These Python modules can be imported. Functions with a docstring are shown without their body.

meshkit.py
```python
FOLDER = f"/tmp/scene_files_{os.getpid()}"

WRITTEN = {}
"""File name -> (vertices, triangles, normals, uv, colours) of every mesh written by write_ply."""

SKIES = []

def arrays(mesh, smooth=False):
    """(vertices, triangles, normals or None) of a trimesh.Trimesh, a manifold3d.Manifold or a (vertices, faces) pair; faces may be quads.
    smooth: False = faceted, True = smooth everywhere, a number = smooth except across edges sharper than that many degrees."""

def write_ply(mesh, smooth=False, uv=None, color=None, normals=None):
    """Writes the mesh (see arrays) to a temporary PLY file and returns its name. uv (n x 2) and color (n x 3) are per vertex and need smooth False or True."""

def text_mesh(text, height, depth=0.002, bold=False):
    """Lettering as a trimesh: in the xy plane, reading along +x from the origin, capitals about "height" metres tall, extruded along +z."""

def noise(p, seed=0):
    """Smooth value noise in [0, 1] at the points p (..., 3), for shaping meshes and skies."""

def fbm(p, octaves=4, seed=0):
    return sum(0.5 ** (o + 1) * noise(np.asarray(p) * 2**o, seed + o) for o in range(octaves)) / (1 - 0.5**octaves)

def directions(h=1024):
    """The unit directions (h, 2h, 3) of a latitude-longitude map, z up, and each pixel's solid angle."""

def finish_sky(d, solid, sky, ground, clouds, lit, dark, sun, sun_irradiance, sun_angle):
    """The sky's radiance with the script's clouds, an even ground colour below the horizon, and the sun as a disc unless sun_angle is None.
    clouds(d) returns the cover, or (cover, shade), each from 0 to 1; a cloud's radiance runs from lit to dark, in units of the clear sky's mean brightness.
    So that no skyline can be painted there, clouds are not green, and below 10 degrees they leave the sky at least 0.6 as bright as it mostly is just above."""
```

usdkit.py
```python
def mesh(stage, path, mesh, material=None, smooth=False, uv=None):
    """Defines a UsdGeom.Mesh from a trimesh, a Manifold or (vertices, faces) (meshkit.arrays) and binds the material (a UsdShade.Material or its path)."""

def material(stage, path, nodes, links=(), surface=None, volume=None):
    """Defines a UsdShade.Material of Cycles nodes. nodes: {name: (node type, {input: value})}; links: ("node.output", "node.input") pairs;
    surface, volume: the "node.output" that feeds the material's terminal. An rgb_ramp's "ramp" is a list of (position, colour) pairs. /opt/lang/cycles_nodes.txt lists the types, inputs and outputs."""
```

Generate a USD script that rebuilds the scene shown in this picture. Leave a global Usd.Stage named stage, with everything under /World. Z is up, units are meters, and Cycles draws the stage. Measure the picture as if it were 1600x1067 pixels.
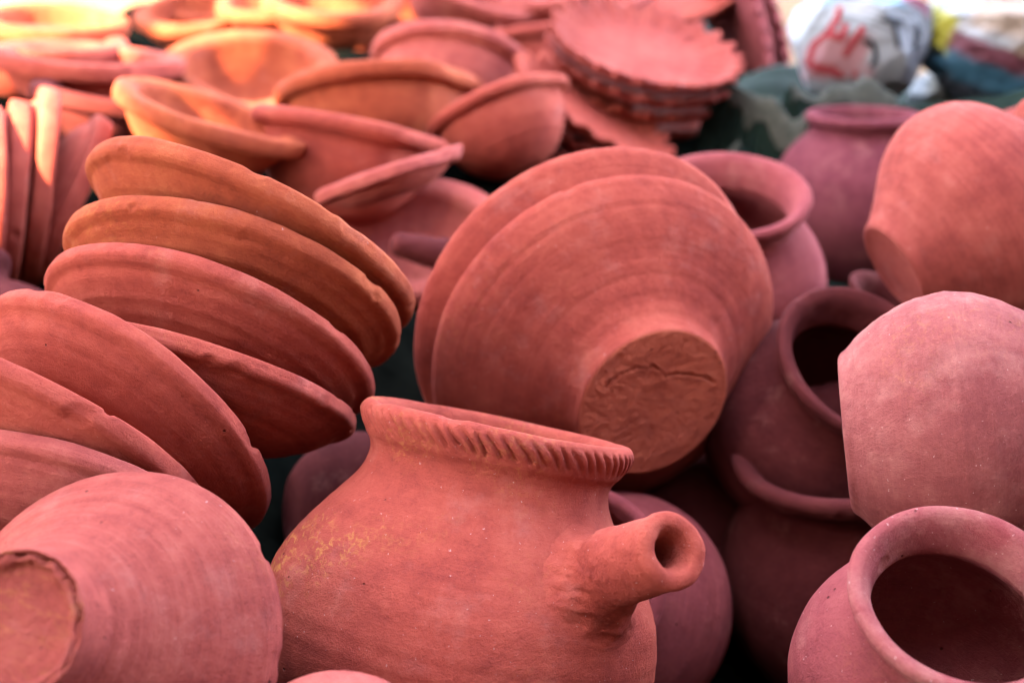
import math, numpy as np, trimesh, usdkit, meshkit
from pxr import Usd, UsdGeom, UsdLux, UsdShade, Gf, Sdf, Vt
from meshkit import noise, fbm

stage = Usd.Stage.CreateInMemory()
UsdGeom.Xform.Define(stage, '/World')
PITCH, CAM_Z = math.radians(27), 0.56

# ---------------------------------------------------------------- camera, sky, sun
cam = UsdGeom.Camera.Define(stage, '/World/camera')
cam.CreateFocalLengthAttr(50.0); cam.CreateHorizontalApertureAttr(36.0); cam.CreateVerticalApertureAttr(36.0*682/1024)
cam.CreateFStopAttr(8.5); cam.CreateFocusDistanceAttr(0.475)
cam.CreateClippingRangeAttr((0.02, 500.0))
cam.CreateExposureAttr(5.5)
cam.AddTranslateOp().Set((0, 0, CAM_Z)); cam.AddRotateXOp().Set(90 - math.degrees(PITCH))
SUN_AZ, SUN_EL = math.radians(-128), math.radians(38)           # azimuth from +Y towards +X, of the direction TO the sun
sd = np.array([math.sin(SUN_AZ)*math.cos(SUN_EL), math.cos(SUN_AZ)*math.cos(SUN_EL), math.sin(SUN_EL)])
sun = UsdLux.DistantLight.Define(stage, '/World/sun')
sun.CreateIntensityAttr(0.65); sun.CreateAngleAttr(0.6); sun.CreateColorAttr((1.0, 0.72, 0.42)); sun.CreateNormalizeAttr(True)
q = Gf.Rotation(Gf.Vec3d(0, 0, 1), Gf.Vec3d(*sd))
sun.AddTransformOp().Set(Gf.Matrix4d().SetRotate(q))
usdkit.material(stage, '/World/Looks/sky_look', {
    'sky': ('sky_texture', {'sky_type': 'single_scattering', 'sun_disc': False, 'sun_elevation': SUN_EL, 'sun_rotation': SUN_AZ, 'aerosol_density': 2.0}),
    'tc': ('texture_coordinate', {}),
    'n': ('noise_texture', {'scale': 2.2, 'detail': 6.0, 'roughness': 0.55}),
    'r': ('rgb_ramp', {'ramp': [(0.42, (0, 0, 0)), (0.66, (1, 1, 1))]}),
    'm': ('mix', {'color2': (2.9, 2.6, 2.5)}),
    'bg': ('background_shader', {'strength': 0.105})},
    [('tc.generated', 'n.vector'), ('n.fac', 'r.fac'), ('r.color', 'm.fac'), ('sky.color', 'm.color1'), ('m.color', 'bg.color')], surface='bg.background')
dome = UsdLux.DomeLight.Define(stage, '/World/sky'); dome.CreateIntensityAttr(1.0)
UsdShade.MaterialBindingAPI.Apply(dome.GetPrim()).Bind(UsdShade.Material.Get(stage, '/World/Looks/sky_look'))
dome.GetPrim().SetCustomDataByKey('kind', 'structure')

# ---------------------------------------------------------------- materials
LOOKS = {}
CLAY = {   # base, dark, light
    'pink': ((0.2268, 0.0526, 0.0432), (0.162, 0.0338, 0.031), (0.2808, 0.0806, 0.0634)),
    'red': ((0.2196, 0.0432, 0.031), (0.1512, 0.0274, 0.0223), (0.2664, 0.0634, 0.0432)),
    'orange': ((0.215, 0.0455, 0.0225), (0.150, 0.029, 0.016), (0.26, 0.068, 0.031)),
    'shaded_maroon': ((0.060, 0.0130, 0.0130), (0.042, 0.009, 0.0092), (0.080, 0.0185, 0.0175)),  # shade from the surrounding pots put into a darker clay colour
    'damson': ((0.088, 0.021, 0.027), (0.062, 0.0145, 0.019), (0.108, 0.030, 0.034)),
    'coral': ((0.185, 0.040, 0.032), (0.128, 0.025, 0.022), (0.23, 0.060, 0.046)),
    'plum': ((0.150, 0.034, 0.036), (0.105, 0.023, 0.026), (0.185, 0.049, 0.048)),
    'lit_foot': ((0.310, 0.078, 0.047), (0.225, 0.053, 0.034), (0.36, 0.100, 0.060)),  # orange of the foot disc, lightened to stand for bounced light
    'rose': ((0.160, 0.044, 0.041), (0.112, 0.028, 0.028), (0.205, 0.066, 0.058)),
}
def clay(kind, seed, ochre=0.0, specks=0.06, rings=0.5, grain=1.0, bloom=0.34):
    key = (kind, seed, ochre, specks, rings, grain, bloom)
    if key in LOOKS: return LOOKS[key]
    base, dark, light = CLAY[kind]
    path = '/World/Looks/clay_%s_%d' % (kind, len(LOOKS) + 1)
    off = (seed*0.37 % 5, seed*0.73 % 5, seed*1.19 % 5)
    N = {
        'tc': ('texture_coordinate', {}),
        'p': ('mapping', {'location': off}),
        'flat': ('mapping', {'scale': (1, 1, 0)}),
        'len': ('vector_math', {'math_type': 'length'}),
        'sp': ('separate_xyz', {}),
        'sx': ('math', {'math_type': 'multiply_add', 'value2': 0.04, 'value3': off[0]}),
        'rz': ('combine_xyz', {}),
        'blot': ('noise_texture', {'scale': 27.0, 'detail': 6.0, 'roughness': 0.62, 'distortion': 0.4}),
        'blot2': ('noise_texture', {'scale': 120.0, 'detail': 5.0, 'roughness': 0.6}),
        'ring': ('noise_texture', {'scale': 430.0, 'detail': 3.0, 'roughness': 0.6}),
        'fine': ('noise_texture', {'scale': 1300.0, 'detail': 4.0, 'roughness': 0.7}),
        'lump': ('noise_texture', {'scale': 240.0, 'detail': 5.0, 'roughness': 0.6}),
        'ring2': ('noise_texture', {'scale': 1500.0, 'detail': 3.0, 'roughness': 0.65}),
        'grit': ('noise_texture', {'scale': 750.0, 'detail': 6.0, 'roughness': 0.8}),
        'mixf': ('math', {'math_type': 'multiply_add', 'value2': 0.34}),
        'mixq': ('math', {'math_type': 'multiply_add', 'value2': 0.13}),
        'h0': ('math', {'math_type': 'multiply', 'value2': 0.55}),
        'h5': ('math', {'math_type': 'multiply_add', 'value2': 0.16*rings}),
        'tone': ('rgb_ramp', {'ramp': [(0.30, dark), (0.50, base), (0.72, light)]}),
        'mixv': ('math', {'math_type': 'multiply_add', 'value2': 0.45, 'value3': 0.0}),
        'mixr': ('math', {'math_type': 'multiply_add', 'value2': 0.30*rings, 'value3': 0.0}),
        'mixb': ('math', {'math_type': 'multiply_add', 'value2': 0.62, 'value3': -0.265 - 0.15*rings}),
        # ochre scuffs
        'om': ('mapping', {'location': off, 'scale': (1, 1, 0.8), 'rotation': (0.5, 0.3, 0.4)}),
        'o1': ('noise_texture', {'scale': 22.0, 'detail': 2.0}),
        'o1r': ('rgb_ramp', {'ramp': [(0.48, (0, 0, 0)), (0.60, (1, 1, 1))]}),
        'o2m': ('mapping', {'scale': (1.0, 0.35, 1.0), 'rotation': (0.3, 0.5, 0.9)}),
        'o2': ('noise_texture', {'scale': 330.0, 'detail': 4.0, 'roughness': 0.65, 'distortion': 1.2}),
        'o2r': ('rgb_ramp', {'ramp': [(0.50, (0, 0, 0)), (0.70, (1, 1, 1))]}),
        'om1': ('mix', {'mix_type': 'multiply', 'fac': 1.0}),
        'lx': ('map_range', {'from_min': 0.035, 'from_max': -0.045, 'to_min': 0.0, 'to_max': 1.0, 'clamp': True}),
        'omx': ('math', {'math_type': 'multiply'}),
        'om2': ('mix', {'mix_type': 'multiply', 'fac': 1.0, 'color2': (ochre, ochre, ochre)}),
        'col1': ('mix', {'color2': (0.31, 0.14, 0.04)}),
        # white dust specks and dark pits
        'vd': ('vector_math', {'math_type': 'multiply_add', 'vector2': (0.0022, 0.0022, 0.0022)}),
        'vs': ('voronoi_texture', {'scale': 560.0}),
        'vr': ('rgb_ramp', {'ramp': [(0.07, (1, 1, 1)), (0.19, (0, 0, 0))]}),
        'vc': ('separate_color', {}),
        'vsz': ('math', {'math_type': 'multiply_add', 'value3': 0.0}),
        'vse': ('math', {'math_type': 'multiply_add', 'value2': 2.2, 'value3': 0.8}),
        'vg': ('math', {'math_type': 'less_than', 'value2': 0.24*specks}),
        'vm': ('math', {'math_type': 'multiply'}),
        'col2': ('mix', {'color2': (0.32, 0.20, 0.19)}),
        'ps': ('voronoi_texture', {'scale': 330.0}),
        'pr': ('rgb_ramp', {'ramp': [(0.08, (1, 1, 1)), (0.22, (0, 0, 0))]}),
        'pc': ('separate_color', {}),
        'pg': ('math', {'math_type': 'less_than', 'value2': 0.012}),
        'pm': ('math', {'math_type': 'multiply'}),
        'col3': ('mix', {'color2': (0.05, 0.016, 0.015)}),
        # pale dusty bloom
        'd1': ('noise_texture', {'scale': 46.0, 'detail': 7.0, 'roughness': 0.7}),
        'd1r': ('rgb_ramp', {'ramp': [(0.66 - 0.3*bloom, (0, 0, 0)), (0.82, (bloom, bloom, bloom))]}),
        'col4': ('mix', {'color2': (0.30, 0.135, 0.115)}),
        # relief
        'h1': ('math', {'math_type': 'multiply_add', 'value2': 0.55*rings}),
        'h2': ('math', {'math_type': 'multiply_add', 'value2': 0.40}),
        'h3': ('math', {'math_type': 'multiply_add', 'value2': 0.75}),
        'h4': ('math', {'math_type': 'multiply_add', 'value2': -0.9}),
        'bump': ('bump', {'strength': 0.9, 'distance': 0.0009*grain}),
        'bsdf': ('principled_bsdf', {'roughness': 0.88, 'specular_ior_level': 0.02, 'diffuse_roughness': 0.0}),
    }
    L = [('tc.object', 'p.vector'), ('tc.object', 'flat.vector'), ('flat.vector', 'len.vector1'), ('tc.object', 'sp.vector'),
         ('sp.x', 'sx.value1'), ('len.value', 'rz.x'), ('sp.z', 'rz.y'), ('sx.value', 'rz.z'),
         ('p.vector', 'blot.vector'), ('p.vector', 'blot2.vector'), ('rz.vector', 'ring.vector'), ('p.vector', 'fine.vector'), ('p.vector', 'lump.vector'),
         ('blot.fac', 'mixb.value1'), ('blot2.fac', 'mixv.value1'), ('mixb.value', 'mixv.value3'), ('ring.fac', 'mixr.value1'), ('mixv.value', 'mixr.value3'), ('mixr.value', 'mixf.value3'), ('grit.fac', 'mixf.value1'), ('mixf.value', 'mixq.value3'), ('ring2.fac', 'mixq.value1'), ('mixq.value', 'tone.fac'), ('p.vector', 'grit.vector'), ('rz.vector', 'ring2.vector'),
         ('tc.object', 'om.vector'), ('om.vector', 'o1.vector'), ('o1.fac', 'o1r.fac'), ('tc.object', 'o2m.vector'), ('o2m.vector', 'o2.vector'), ('o2.fac', 'o2r.fac'),
         ('o1r.color', 'om1.color1'), ('o2r.color', 'om1.color2'), ('om1.color', 'om2.color1'), ('sp.x', 'lx.value'), ('om2.color', 'omx.value1'), ('lx.result', 'omx.value2'), ('omx.value', 'col1.fac'),
         ('p.vector', 'd1.vector'), ('d1.fac', 'd1r.fac'), ('tone.color', 'col4.color1'), ('d1r.color', 'col4.fac'), ('col4.color', 'col1.color1'),
         ('fine.color', 'vd.vector1'), ('p.vector', 'vd.vector3'), ('vd.vector', 'vs.vector'), ('vs.color', 'vc.color'), ('vc.g', 'vse.value1'), ('vse.value', 'vsz.value1'), ('vs.distance', 'vsz.value2'), ('vsz.value', 'vr.fac'), ('vc.r', 'vg.value1'), ('vr.color', 'vm.value1'), ('vg.value', 'vm.value2'),
         ('col1.color', 'col2.color1'), ('vm.value', 'col2.fac'),
         ('p.vector', 'ps.vector'), ('ps.distance', 'pr.fac'), ('ps.color', 'pc.color'), ('pc.g', 'pg.value1'), ('pr.color', 'pm.value1'), ('pg.value', 'pm.value2'),
         ('col2.color', 'col3.color1'), ('pm.value', 'col3.fac'), ('col3.color', 'bsdf.base_color'),
         ('grit.fac', 'h0.value1'), ('ring2.fac', 'h5.value1'), ('h0.value', 'h5.value3'), ('h5.value', 'h1.value3'), ('ring.fac', 'h1.value1'), ('fine.fac', 'h2.value1'), ('h1.value', 'h2.value3'), ('lump.fac', 'h3.value1'), ('h2.value', 'h3.value3'),
         ('pm.value', 'h4.value1'), ('h3.value', 'h4.value3'), ('h4.value', 'bump.height'), ('bump.normal', 'bsdf.normal')]
    LOOKS[key] = usdkit.material(stage, path, N, L, surface='bsdf.BSDF')
    return LOOKS[key]

def plain(name, col, col2=None, scale=20.0, rough=0.85, bump=0.0, spec=0.2):
    if name in LOOKS: return LOOKS[name]
    col2 = col2 or col
    LOOKS[name] = usdkit.material(stage, '/World/Looks/' + name, {
        'tc': ('texture_coordinate', {}), 'n': ('noise_texture', {'scale': scale, 'detail': 6.0, 'roughness': 0.6}),
        'r': ('rgb_ramp', {'ramp': [(0.3, col), (0.7, col2)]}),
        'b': ('bump', {'strength': 0.6, 'distance': bump}),
        's': ('principled_bsdf', {'roughness': rough, 'specular_ior_level': spec})},
        [('tc.object', 'n.vector'), ('n.fac', 'r.fac'), ('r.color', 's.base_color'), ('n.fac', 'b.height')] + ([('b.normal', 's.normal')] if bump else []), surface='s.BSDF')
    return LOOKS[name]

# ---------------------------------------------------------------- prim helpers
USED = {}
FRAMES, LOW = {}, []          # frames of the things; world points of what lies on the tarpaulin
def numbered(parent, name):
    k = (parent, name); USED[k] = USED.get(k, -1) + 1
    return '%s/%s' % (parent, name if USED[k] == 0 else '%s_%03d' % (name, USED[k]))
def tag(prim, label=None, cat=None, group=None, kind=None):
    for k, v in (('label', label), ('category', cat), ('group', group), ('kind', kind)):
        if v: prim.SetCustomDataByKey(k, v)
def thing(name, pose, label, cat, group=None):
    """An Xform at the thing's base: pose = base point, direction of its axis, direction of its local x."""
    o = UsdGeom.Xform.Define(stage, numbered('/World', name))
    p, z, x = np.array(pose[:3]), np.array(pose[3:6]), np.array(pose[6:9])
    z = z/np.linalg.norm(z); x = x - (x @ z)*z; x /= np.linalg.norm(x); y = np.cross(z, x)
    M = np.eye(4); M[0, :3], M[1, :3], M[2, :3], M[3, :3] = x, y, z, p
    o.AddTransformOp().Set(Gf.Matrix4d(*M.ravel().tolist())); FRAMES[str(o.GetPath())] = M
    tag(o.GetPrim(), label, cat, group)
    return o.GetPrim()
def put(parent, name, V, Fc, Nn, mat, label=None):
    path = numbered(str(parent.GetPath()) if parent else '/World', name)
    m = UsdGeom.Mesh.Define(stage, path)
    m.CreatePointsAttr(Vt.Vec3fArray.FromNumpy(np.ascontiguousarray(V, np.float32)))
    root = '/' + '/'.join(path.split('/')[1:3])
    if root in FRAMES: LOW.append((np.c_[V, np.ones(len(V))] @ FRAMES[root])[:, :3])
    m.CreateFaceVertexCountsAttr(Vt.IntArray.FromNumpy(np.full(len(Fc), Fc.shape[1], np.int32)))
    m.CreateFaceVertexIndicesAttr(Vt.IntArray.FromNumpy(np.ascontiguousarray(Fc, np.int32).ravel()))
    m.CreateSubdivisionSchemeAttr('none')
    if Nn is not None:
        m.CreateNormalsAttr(Vt.Vec3fArray.FromNumpy(np.ascontiguousarray(Nn, np.float32))); m.SetNormalsInterpolation('vertex')
    UsdShade.MaterialBindingAPI.Apply(m.GetPrim()).Bind(mat)
    if label: m.GetPrim().SetCustomDataByKey('label', label)
    return m.GetPrim()

# ---------------------------------------------------------------- thrown clay: surfaces turned on a wheel, then made uneven
def spline(pts, step):
    """Centripetal Catmull-Rom through (r, z, tag) points; returns r, z, tag per sample; equal points make a corner."""
    P = np.array([p[:2] for p in pts], float); tags = [p[2] for p in pts]
    R, T = [], []
    for i in range(len(P) - 1):
        p0, p1, p2, p3 = P[max(i-1, 0)], P[i], P[i+1], P[min(i+2, len(P)-1)]
        d = np.linalg.norm(p2 - p1)
        n = max(2, int(math.ceil(d/step)))
        d0, d1, d2 = [max(np.linalg.norm(b - a), 1e-9)**0.5 for a, b in ((p0, p1), (p1, p2), (p2, p3))]
        m1 = ((p1-p0)/d0 - (p2-p0)/(d0+d1) + (p2-p1)/d1)*d1 if i > 0 else (p2-p1)
        m2 = ((p2-p1)/d1 - (p3-p1)/(d1+d2) + (p3-p2)/d2)*d1 if i < len(P)-2 else (p2-p1)
        t = np.linspace(0, 1, n, endpoint=False)[:, None]
        R.append((2*t**3-3*t**2+1)*p1 + (t**3-2*t**2+t)*m1 + (-2*t**3+3*t**2)*p2 + (t**3-t**2)*m2)
        T += [tags[i]]*n
    R.append(P[-1:]); T.append(tags[-2])
    R = np.vstack(R); R[:, 0] = np.maximum(R[:, 0], 1e-5)
    return R, np.array(T)

def lumps(P, seed, amp):
    q = P + seed*3.17
    return amp*((fbm(q/0.030, 2, seed) - .5)*1.6 + (fbm(q/0.009, 3, seed+7) - .5)*0.55)

def turned(prof, nseg=128, step=0.0022, seed=0, amp=0.0006, wob=0.012, groove=0.00022, shape=None, relief=None, chips=7):
    """Grid of points and normals. shape(P, r, z, az, tags) moves points; relief(P, r, z, az, tags) returns a height along the normal."""
    R, T = spline(prof, step)
    rng = np.random.RandomState(seed + 11)
    az = np.arange(nseg)*2*np.pi/nseg
    a, b, f1, f2 = rng.uniform(-1, 1, 4)
    rr = R[:, :1]*(1 + wob*(a*np.cos(2*az + f1*3) + 0.5*b*np.cos(3*az + f2*3)))[None]
    zmax = R[:, 1].max()
    zz = R[:, 1:] + 0*az[None] + wob*0.8*rr*np.cos(az + f2*6)[None]*(R[:, 1:]/max(zmax, 1e-6))
    P = np.stack([rr*np.cos(az), rr*np.sin(az), zz], -1)
    A = np.broadcast_to(az, rr.shape)
    if shape is not None: P = shape(P, R[:, 0], R[:, 1], A, T)
    def normals(P):
        dz = np.gradient(P, axis=0); da = np.roll(P, -1, 1) - np.roll(P, 1, 1)
        n = np.cross(da, dz); l = np.linalg.norm(n, axis=-1, keepdims=True)
        n = n/np.maximum(l, 1e-12)
        n[0] = n[1].mean(0)/np.linalg.norm(n[1].mean(0)); n[-1] = n[-2].mean(0)/np.linalg.norm(n[-2].mean(0))
        return n
    n = normals(P)
    s = np.cumsum(np.r_[0, np.linalg.norm(np.diff(R, axis=0), axis=1)])
    h = lumps(P, seed, amp)
    g = np.stack([s/0.0035, s*0 + seed, s*0], -1)
    h = h + ((fbm(g, 2, seed+3) - .5)*groove*2.5)[:, None]
    fade = np.clip(R[:, :1]/0.006, 0, 1)
    h = h*fade
    rim = np.array([t == 'rim' for t in T])
    if rim.any() and chips:
        ri = np.nonzero(rim)[0]
        for _ in range(chips):
            i, j, sz = rng.choice(ri), rng.randint(nseg), rng.uniform(.0015, .0045)
            d = np.linalg.norm((P - P[i, j])*np.array([1, 1, 1.3]), axis=-1) + (fbm(P/0.0025, 2, 77) - .5)*.0015
            h = h - rim[:, None]*rng.uniform(.0004, .0011)*np.clip(1.25 - d/sz, 0, 1)**0.5*(d < 1.25*sz)
    if relief is not None: h = h + relief(P, R[:, 0], R[:, 1], A, T)
    P = P + n*h[..., None]
    return P, normals(P), T

def emit(parent, P, N, T, mat, mats={}, labels={}):
    """One mesh per tag of the profile (two runs of one tag are one mesh); neighbours share their edge points and normals."""
    n, m = P.shape[:2]
    order = []
    for t in T:
        if t not in order: order.append(t)
    for t in order:
        rows = [i for i in range(n-1) if T[i] == t]
        idx = -np.ones(n, int); used = sorted(set(rows) | {i+1 for i in rows}); idx[used] = np.arange(len(used))
        V, Nn = P[used].reshape(-1, 3), N[used].reshape(-1, 3)
        j = np.arange(m); j1 = (j + 1) % m
        Fc = np.concatenate([np.stack([idx[i]*m + j, idx[i]*m + j1, idx[i+1]*m + j1, idx[i+1]*m + j], -1) for i in rows])
        put(parent, t, V, Fc, Nn, mats.get(t, mat), labels.get(t))

def sc(prof, k, kz=None):
    return [(r*k, z*(kz or k), t) for r, z, t in prof]

# profiles in mm
BOWL = [(0, .8, 'base'), (17, .5, 'base'), (33, 0, 'base'), (35, .6, 'body'), (35.6, 2, 'body'), (36.2, 6, 'body'), (37.6, 11, 'body'), (41, 16.5, 'body'), (48, 23, 'body'), (58, 31, 'body'), (69, 39.5, 'body'), (77.5, 48, 'body'),
        (82.5, 55, 'rim'), (84.8, 59.5, 'rim'), (85, 62, 'rim'), (83.4, 63.6, 'rim'), (80.8, 62.5, 'rim'), (77.5, 57.5, 'body'), (71, 49.5, 'body'), (60, 40, 'body'), (49, 32, 'body'), (40, 25, 'body'), (33, 18, 'body'), (28, 12, 'body'), (24, 8, 'body'), (12, 6, 'body'), (0, 6, 'body')]
BOWL_H = [(0, 2.2, 'base'), (10, 2.0, 'base'), (18, 1.0, 'base'), (22.0, 0, 'base'), (23.0, 0.6, 'body'), (23.2, 2, 'body'), (24.5, 8, 'body'), (28, 16, 'body'), (35, 27, 'body'), (44, 38, 'body'), (52, 47, 'body'), (57, 54.5, 'body'),
          (59.3, 59.5, 'rim'), (60, 62.5, 'rim'), (59, 64, 'rim'), (57, 63, 'rim'), (54, 58, 'body'), (47, 48, 'body'), (38, 38, 'body'), (27, 25, 'body'), (20, 14, 'body'), (9, 10, 'body'), (0, 10, 'body')]
PLATE = [(0, .4, 'base'), (14, .3, 'base'), (24, 0, 'base'), (26, .8, 'body'), (34, 2.0, 'body'), (45, 5.6, 'body'), (54, 10.6, 'body'), (59.5, 15, 'body'), (61.6, 16.9, 'rim'), (63.6, 17.6, 'rim'), (65.2, 19.4, 'rim'), (65.5, 22.0, 'rim'), (64.9, 24.2, 'rim'), (63.2, 25, 'rim'), (61.4, 24, 'rim'),
         (57, 19, 'body'), (46, 11.5, 'body'), (34, 7.8, 'body'), (18, 6.0, 'body'), (0, 5.8, 'body')]
POT = [(0, 0, 'base'), (20, 0, 'base'), (23.5, 1, 'body'), (32, 7, 'body'), (42, 19, 'body'), (47, 31, 'body'), (48, 43, 'body'), (45, 56, 'body'), (38.5, 67, 'body'), (33, 73, 'body'), (31.5, 76, 'rim'), (33, 80, 'rim'), (36.8, 84, 'rim'), (38.2, 87, 'rim'),
       (37, 89.3, 'rim'), (34, 89.2, 'rim'), (31, 86, 'rim'), (28.6, 80, 'rim'), (28, 75, 'body'), (31, 70, 'body'), (38, 62, 'body'), (43, 52, 'body'), (44.5, 42, 'body'), (42, 30, 'body'), (34, 16, 'body'), (20, 7, 'body'), (0, 6, 'body')]
DIYA = [(0, 0, 'base'), (15, 0, 'base'), (20, .8, 'body'), (33, 5, 'body'), (44, 14, 'body'), (50.5, 24, 'body'), (52.5, 29, 'body'), (53, 30, 'rim'), (58, 30.4, 'rim'), (61, 31.8, 'rim'), (61.8, 34.5, 'rim'), (61.6, 39.5, 'rim'), (60.4, 42, 'rim'), (57, 43, 'rim'), (50, 42.4, 'rim'), (47, 41, 'rim'), (45.2, 38, 'rim'),
        (43.5, 32, 'body'), (38.5, 23, 'body'), (32, 14.5, 'body'), (20, 8, 'body'), (0, 6, 'body')]
THIN = [(r_, z_*(.42 if t_ == 'body' or t_ == 'base' else 1) - (0 if t_ != 'rim' else 17.4), t_) for r_, z_, t_ in DIYA]
DEEP = [(0, 0, 'base'), (13, 0, 'base'), (20, .6, 'body'), (23, 2.2, 'body'), (33, 8, 'body'), (44, 20, 'body'), (51, 34, 'body'), (53.5, 46, 'body'), (54, 52, 'rim'), (58.5, 52.6, 'rim'), (61, 55.4, 'rim'), (61, 60, 'rim'), (58.6, 62.6, 'rim'), (53.5, 62.8, 'rim'), (49.5, 60, 'rim'),
        (48.5, 52, 'body'), (46.5, 38, 'body'), (39, 24, 'body'), (28, 13, 'body'), (14, 8, 'body'), (0, 7, 'body')]
FLUTED = [(0, 0, 'base'), (30, 0, 'base'), (50, .6, 'body'), (62, 3, 'body'), (70, 7, 'body'), (74, 11, 'rim'), (75, 13, 'rim'), (74, 15, 'rim'), (70, 13.5, 'rim'), (62, 8.5, 'body'), (48, 6, 'body'), (25, 5.5, 'body'), (0, 5.5, 'body')]

def lipped(az0, pull=0.28, drop=0.0, width=0.42):
    """The pinched spout of an oil lamp: the wall is drawn out at az0 and pressed in on both sides of it."""
    def f(P, r, z, A, T):
        d = (A - az0 + np.pi) % (2*np.pi) - np.pi
        w = (np.clip(z/z.max(), 0, 1)**1.6)[:, None]
        k = 1 + w*(pull*np.exp(-(np.abs(d)/width)**1.5) - 0.10*np.exp(-((np.abs(d) - 0.85)/0.4)**2))
        Q = P.copy(); Q[..., :2] *= k[..., None]; Q[..., 2] -= drop*w*np.exp(-(d/width)**2)
        return Q
    return f
def fluted(n, a0=0.0):
    def f(P, r, z, A, T):
        w = (np.clip((r - 40/75*r.max())/(r.max()*0.35), 0, 1)**1.5)[:, None]
        am = 0.85 + 0.5*fbm(np.stack([np.cos(A)*2.2 + a0*3, np.sin(A)*2.2, 0*A], -1), 2, 6); A = A + 0.05*np.sin(3*A + a0) + 0.02*np.sin(7*A); k = 1 + 0.046*am*w*np.sin(n*(A + a0)); Q = P.copy(); Q[..., :2] *= k[..., None]; Q[..., 2] += 0.0024*w*np.sin(n*(A + a0))
        return Q
    return f

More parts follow.
